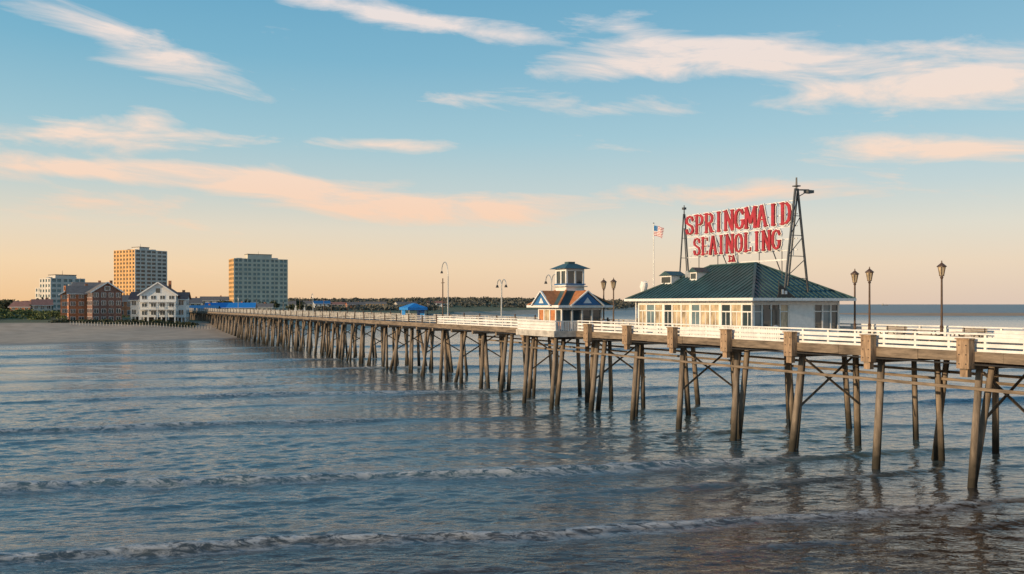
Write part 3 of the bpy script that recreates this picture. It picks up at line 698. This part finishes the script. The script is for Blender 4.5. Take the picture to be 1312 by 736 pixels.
# ------------------------------------------------------------------ vegetation (leaf card masses)
def leafmass(name,blobs,m,size,per):
    allv=[];
    for (cx,cy,cz,rx_,ry_,rz_) in blobs:
        k=per
        d=rng.normal(size=(k,3)); d/=np.linalg.norm(d,axis=1)[:,None]; rad=rng.uniform(.45,1.12,(k,1))**.6
        c=np.array([cx,cy,cz])+d*rad*np.array([rx_,ry_,rz_])
        a=rng.normal(size=(k,3)); a/=np.linalg.norm(a,axis=1)[:,None]; bb=np.cross(a,rng.normal(size=(k,3))); bb/=np.linalg.norm(bb,axis=1)[:,None]
        s_=size*rng.uniform(.5,1.2,(k,1))
        q=np.stack([c-a*s_,c+bb*s_*.7,c+a*s_,c-bb*s_*.7],1); allv.append(q.reshape(-1,3))
    co=np.concatenate(allv).astype(np.float32); nf=len(co)//4
    me=bpy.data.meshes.new(name); me.vertices.add(len(co)); me.vertices.foreach_set('co',co.ravel())
    me.loops.add(nf*4); me.loops.foreach_set('vertex_index',np.arange(nf*4,dtype=np.int32)); me.polygons.add(nf)
    me.polygons.foreach_set('loop_start',np.arange(0,nf*4,4,dtype=np.int32)); me.polygons.foreach_set('loop_total',np.full(nf,4,dtype=np.int32)); me.update(calc_edges=True)
    me.materials.append(m); o=bpy.data.objects.new(name,me); COL.objects.link(o); return o
def lh(x,y): return float(land_h(np.array([x]),np.array([y]))[0])
bl=[]
for i in range(380):
    x=random.gauss(-218,30); y=random.gauss(348,20)
    if -290<x<-164: bl.append((x,y,lh(x,y)+.3,random.uniform(1.5,3.2),random.uniform(1.5,3),random.uniform(.8,1.7)))
leafmass('dune_shrubs',bl,M['dune'],.5,60)
bl=[]
for i in range(150):
    xp=random.uniform(70,250); d=random.uniform(282,292); x=px(xp,d); bl.append((x,d,lh(x,d)+.2,random.uniform(.8,2.4),1.2,random.uniform(.4,1.0)))
leafmass('beachfront_hedge',bl,M['leaf'],.35,50)
bl=[];tk=MB()
for i in range(150):
    r=random.random()
    if r<.5: xp=random.uniform(-60,70); d=random.uniform(430,700)
    elif r<.8: xp=random.uniform(225,390); d=random.uniform(540,800)
    else: xp=random.uniform(70,240); d=random.uniform(380,700)
    x=px(xp,d); z=lh(x,d); h=random.uniform(5,9.5)
    tk.cyl((x,d,z),(x,d,z+h*.6),.3,.15,5)
    for k in range(4): bl.append((x+random.uniform(-2,2),d+random.uniform(-2,2),z+h*random.uniform(.5,.9),random.uniform(1.5,2.8),2.2,random.uniform(1.2,2.4)))
o=leafmass('tree_row',bl,M['leaf'],.9,40); tk.build('trunks',M['bark'],o)
bl=[]
for i in range(1900):
    y=random.uniform(1250,2500); x=px(random.uniform(350,860),y)
    if y-float(shore(np.array([x]))[0])<60: continue
    z=lh(x,y); h=random.uniform(5,9)
    bl.append((x,y,z+h*.5,random.uniform(6,12),6,h*.6))
leafmass('distant_forest',bl,M['leafhaze'],2.4,24)
bl=[]
for i in range(260):
    y=random.uniform(800,1150); x=px(random.uniform(362,560),y)
    if y-float(shore(np.array([x]))[0])<60: continue
    bl.append((x,y,lh(x,y)+2,random.uniform(3,6),4,random.uniform(2,3.5)))
leafmass('distant_grove',bl,M['leafhaze'],1.6,26)

fe=Parts('beach_fence',(px(90,276),276,0))
for i in range(48):
    x=i*.935; gx_=px(90,276)+x; z=lh(gx_,276+x*.1); fe('pickets','offwhite').box(x-.06,x+.06,x*.1-.05,x*.1+.05,z-.2,z+1.2)
fe.done()

sp=Parts('cargo_ship',(3060,7000,0),.1)
sp('hull','greyroof').add([(-28,-5,0),(24,-5,0),(30,0,6),(24,5,0),(-28,5,0),(-28,-5,5),(24,-5,5),(24,5,5),(-28,5,5)],[(0,1,6,5),(1,2,6),(2,3,7),(3,4,8,7),(4,0,5,8),(5,6,2,7,8)])
sp('superstructure','offwhite').box(-24,-14,-4,4,5.02,15); sp('cranes','galv').cyl((0,0,5),(0,0,16),.5,n=6); sp('cranes','galv').cyl((12,0,5),(12,0,15),.5,n=6); sp.done()

# ------------------------------------------------------------------ sky / world
SUN_AZ_VEC=Vector((-.86,-.50,0)).normalized(); EL=math.radians(11)
w=bpy.data.worlds.new('World'); S.world=w; w.use_nodes=True; nt=w.node_tree; nt.nodes.clear()
out=N(nt,'ShaderNodeOutputWorld'); bg=N(nt,'ShaderNodeBackground'); nt.links.new(bg.outputs[0],out.inputs[0])
sky=N(nt,'ShaderNodeTexSky',sky_type='NISHITA'); sky.sun_disc=False; sky.sun_elevation=EL; sky.sun_rotation=math.atan2(SUN_AZ_VEC.x,SUN_AZ_VEC.y); sky.dust_density=1.5; sky.altitude=10
tc=N(nt,'ShaderNodeTexCoord'); sp_=N(nt,'ShaderNodeSeparateXYZ'); nt.links.new(tc.outputs['Generated'],sp_.inputs[0])
def Mt(op,a,b_=None,c_=None,clamp=False):
    n=N(nt,'ShaderNodeMath',operation=op); n.use_clamp=clamp
    for i,v in enumerate((a,b_,c_)):
        if v is None: continue
        if isinstance(v,(int,float)): n.inputs[i].default_value=v
        else: nt.links.new(v,n.inputs[i])
    return n.outputs[0]
X,Y,Z=sp_.outputs
el=Mt('ARCSINE',Z); az=Mt('ARCTAN2',X,Y); zc=Mt('MAXIMUM',Z,0)
def ramp(stops):
    rp=N(nt,'ShaderNodeValToRGB'); cr_=rp.color_ramp
    while len(cr_.elements)<len(stops): cr_.elements.new(.5)
    for e,(p,c) in zip(cr_.elements,stops): e.position=p; e.color=srgb(*c)
    nt.links.new(zc,rp.inputs[0]); return rp
rp=ramp([(0,(252,206,154)),(.045,(252,220,180)),(.085,(236,222,200)),(.13,(200,214,212)),(.19,(162,203,216)),(.27,(124,184,210)),(.36,(96,166,202)),(.6,(70,130,172)),(1,(50,100,145))])
rp2=ramp([(0,(232,208,190)),(.045,(240,218,194)),(.085,(228,222,208)),(.13,(198,214,216)),(.19,(168,205,218)),(.27,(138,188,212)),(.36,(114,174,204)),(.6,(72,132,172)),(1,(50,100,145))])
side=N(nt,'ShaderNodeMapRange'); side.inputs['From Min'].default_value=-.45; side.inputs['From Max'].default_value=.5; nt.links.new(X,side.inputs['Value'])
mxs=N(nt,'ShaderNodeMix',data_type='RGBA'); nt.links.new(side.outputs[0],mxs.inputs['Factor']); nt.links.new(rp.outputs[0],mxs.inputs['A']); nt.links.new(rp2.outputs[0],mxs.inputs['B'])
sc=N(nt,'ShaderNodeVectorMath',operation='SCALE'); nt.links.new(sky.outputs[0],sc.inputs[0]); sc.inputs['Scale'].default_value=.12
mx0=N(nt,'ShaderNodeMix',data_type='RGBA'); mx0.inputs['Factor'].default_value=.88; nt.links.new(sc.outputs[0],mx0.inputs['A']); nt.links.new(mxs.outputs['Result'],mx0.inputs['B'])
av=N(nt,'ShaderNodeCombineXYZ'); nt.links.new(az,av.inputs[0]); nt.links.new(el,av.inputs[1])
cv=N(nt,'ShaderNodeCombineXYZ'); nt.links.new(az,cv.inputs[0]); nt.links.new(Mt('MULTIPLY_ADD',el,4.6,Mt('MULTIPLY',az,.4)),cv.inputs[1])
cn=N(nt,'ShaderNodeTexNoise'); cn.inputs['Scale'].default_value=6.5; cn.inputs['Detail'].default_value=7; cn.inputs['Roughness'].default_value=.62; cn.inputs['Distortion'].default_value=.5; nt.links.new(cv.outputs[0],cn.inputs['Vector'])
cn2=N(nt,'ShaderNodeTexNoise'); cn2.inputs['Scale'].default_value=1.7; cn2.inputs['Detail'].default_value=2; nt.links.new(cv.outputs[0],cn2.inputs['Vector'])
clouds=[(165,56,130,20,-.25,1.0),(535,28,200,13,-.13,1.0),(800,38,70,20,-.2,.7),(880,72,150,20,.02,1.05),(1080,85,200,28,-.05,.7),(880,134,260,14,-.03,.6),(1240,105,130,28,0,.75),
(115,172,115,15,.04,1.1),(190,150,34,10,0,.8),(470,186,180,9,0,.75),(200,222,130,11,-.03,.9),(390,248,200,22,-.1,1.0),(630,268,150,17,.0,.9),(20,213,60,12,0,.7),(1200,192,140,20,-.08,1.0),(940,246,190,14,0,.75),(130,258,80,10,0,.6)]
def d2(xp,yp):
    x=(xp-656)/1093.3; z=(390-yp)/1093.3; return math.atan2(x,1), math.atan2(z,math.hypot(1,x))
tot=None
for (xp,yp,rx_,ry_,ro_,st_) in clouds:
    a0,e0=d2(xp,yp)
    mp=N(nt,'ShaderNodeMapping'); mp.vector_type='TEXTURE'; mp.inputs['Location'].default_value=(a0,e0,0); mp.inputs['Rotation'].default_value=(0,0,ro_); mp.inputs['Scale'].default_value=(rx_/1093.3*1.6,ry_/1093.3*1.75,1)
    nt.links.new(av.outputs[0],mp.inputs[0]); gt_=N(nt,'ShaderNodeTexGradient',gradient_type='SPHERICAL'); nt.links.new(mp.outputs[0],gt_.inputs[0])
    tot=Mt('MULTIPLY_ADD',gt_.outputs['Fac'],st_*1.35,tot if tot is not None else 0.0)
tot=Mt('MINIMUM',tot,1.15)
gen=N(nt,'ShaderNodeMapRange'); gen.inputs['From Min'].default_value=.50; gen.inputs['From Max'].default_value=.75; nt.links.new(cn2.outputs['Fac'],gen.inputs['Value'])
tot=Mt('MULTIPLY_ADD',gen.outputs[0],.42,tot)
dens=Mt('MULTIPLY_ADD',tot,.32,Mt('SUBTRACT',cn.outputs['Fac'],.64))
al=N(nt,'ShaderNodeMapRange'); al.inputs['From Min'].default_value=0; al.inputs['From Max'].default_value=.26; al.clamp=True; nt.links.new(dens,al.inputs['Value'])
alpha=Mt('MULTIPLY',Mt('POWER',al.outputs[0],1.1),.88)
cc=ramp([(0,(254,214,172)),(.10,(252,212,182)),(.18,(252,224,204)),(.33,(244,230,224)),(1,(230,230,232))])
mxc=N(nt,'ShaderNodeMix',data_type='RGBA'); nt.links.new(alpha,mxc.inputs['Factor']); nt.links.new(mx0.outputs['Result'],mxc.inputs['A']); nt.links.new(cc.outputs[0],mxc.inputs['B'])
nt.links.new(mxc.outputs['Result'],bg.inputs['Color']); bg.inputs['Strength'].default_value=1.0
try: w.cycles.sampling_method='MANUAL'; w.cycles.sample_map_resolution=256
except Exception: pass

sl_=bpy.data.lights.new('sun','SUN'); sl_.energy=4.2; sl_.angle=math.radians(.6); sl_.color=(1,.73,.44)
so_=bpy.data.objects.new('sun',sl_); COL.objects.link(so_)
dirv=Vector((SUN_AZ_VEC.x*math.cos(EL),SUN_AZ_VEC.y*math.cos(EL),math.sin(EL)))
so_.rotation_euler=dirv.to_track_quat('Z','Y').to_euler(); so_.location=(-50,-30,60)

cam=bpy.data.cameras.new('camera'); co_=bpy.data.objects.new('camera',cam); COL.objects.link(co_)
co_.location=(0,0,10); co_.rotation_euler=(math.radians(90),0,0); cam.lens=30; cam.sensor_width=36; cam.shift_y=22/1312; cam.clip_end=80000; cam.clip_start=.1
S.camera=co_
S.view_settings.view_transform='Standard'; S.view_settings.look='None'; S.view_settings.exposure=0
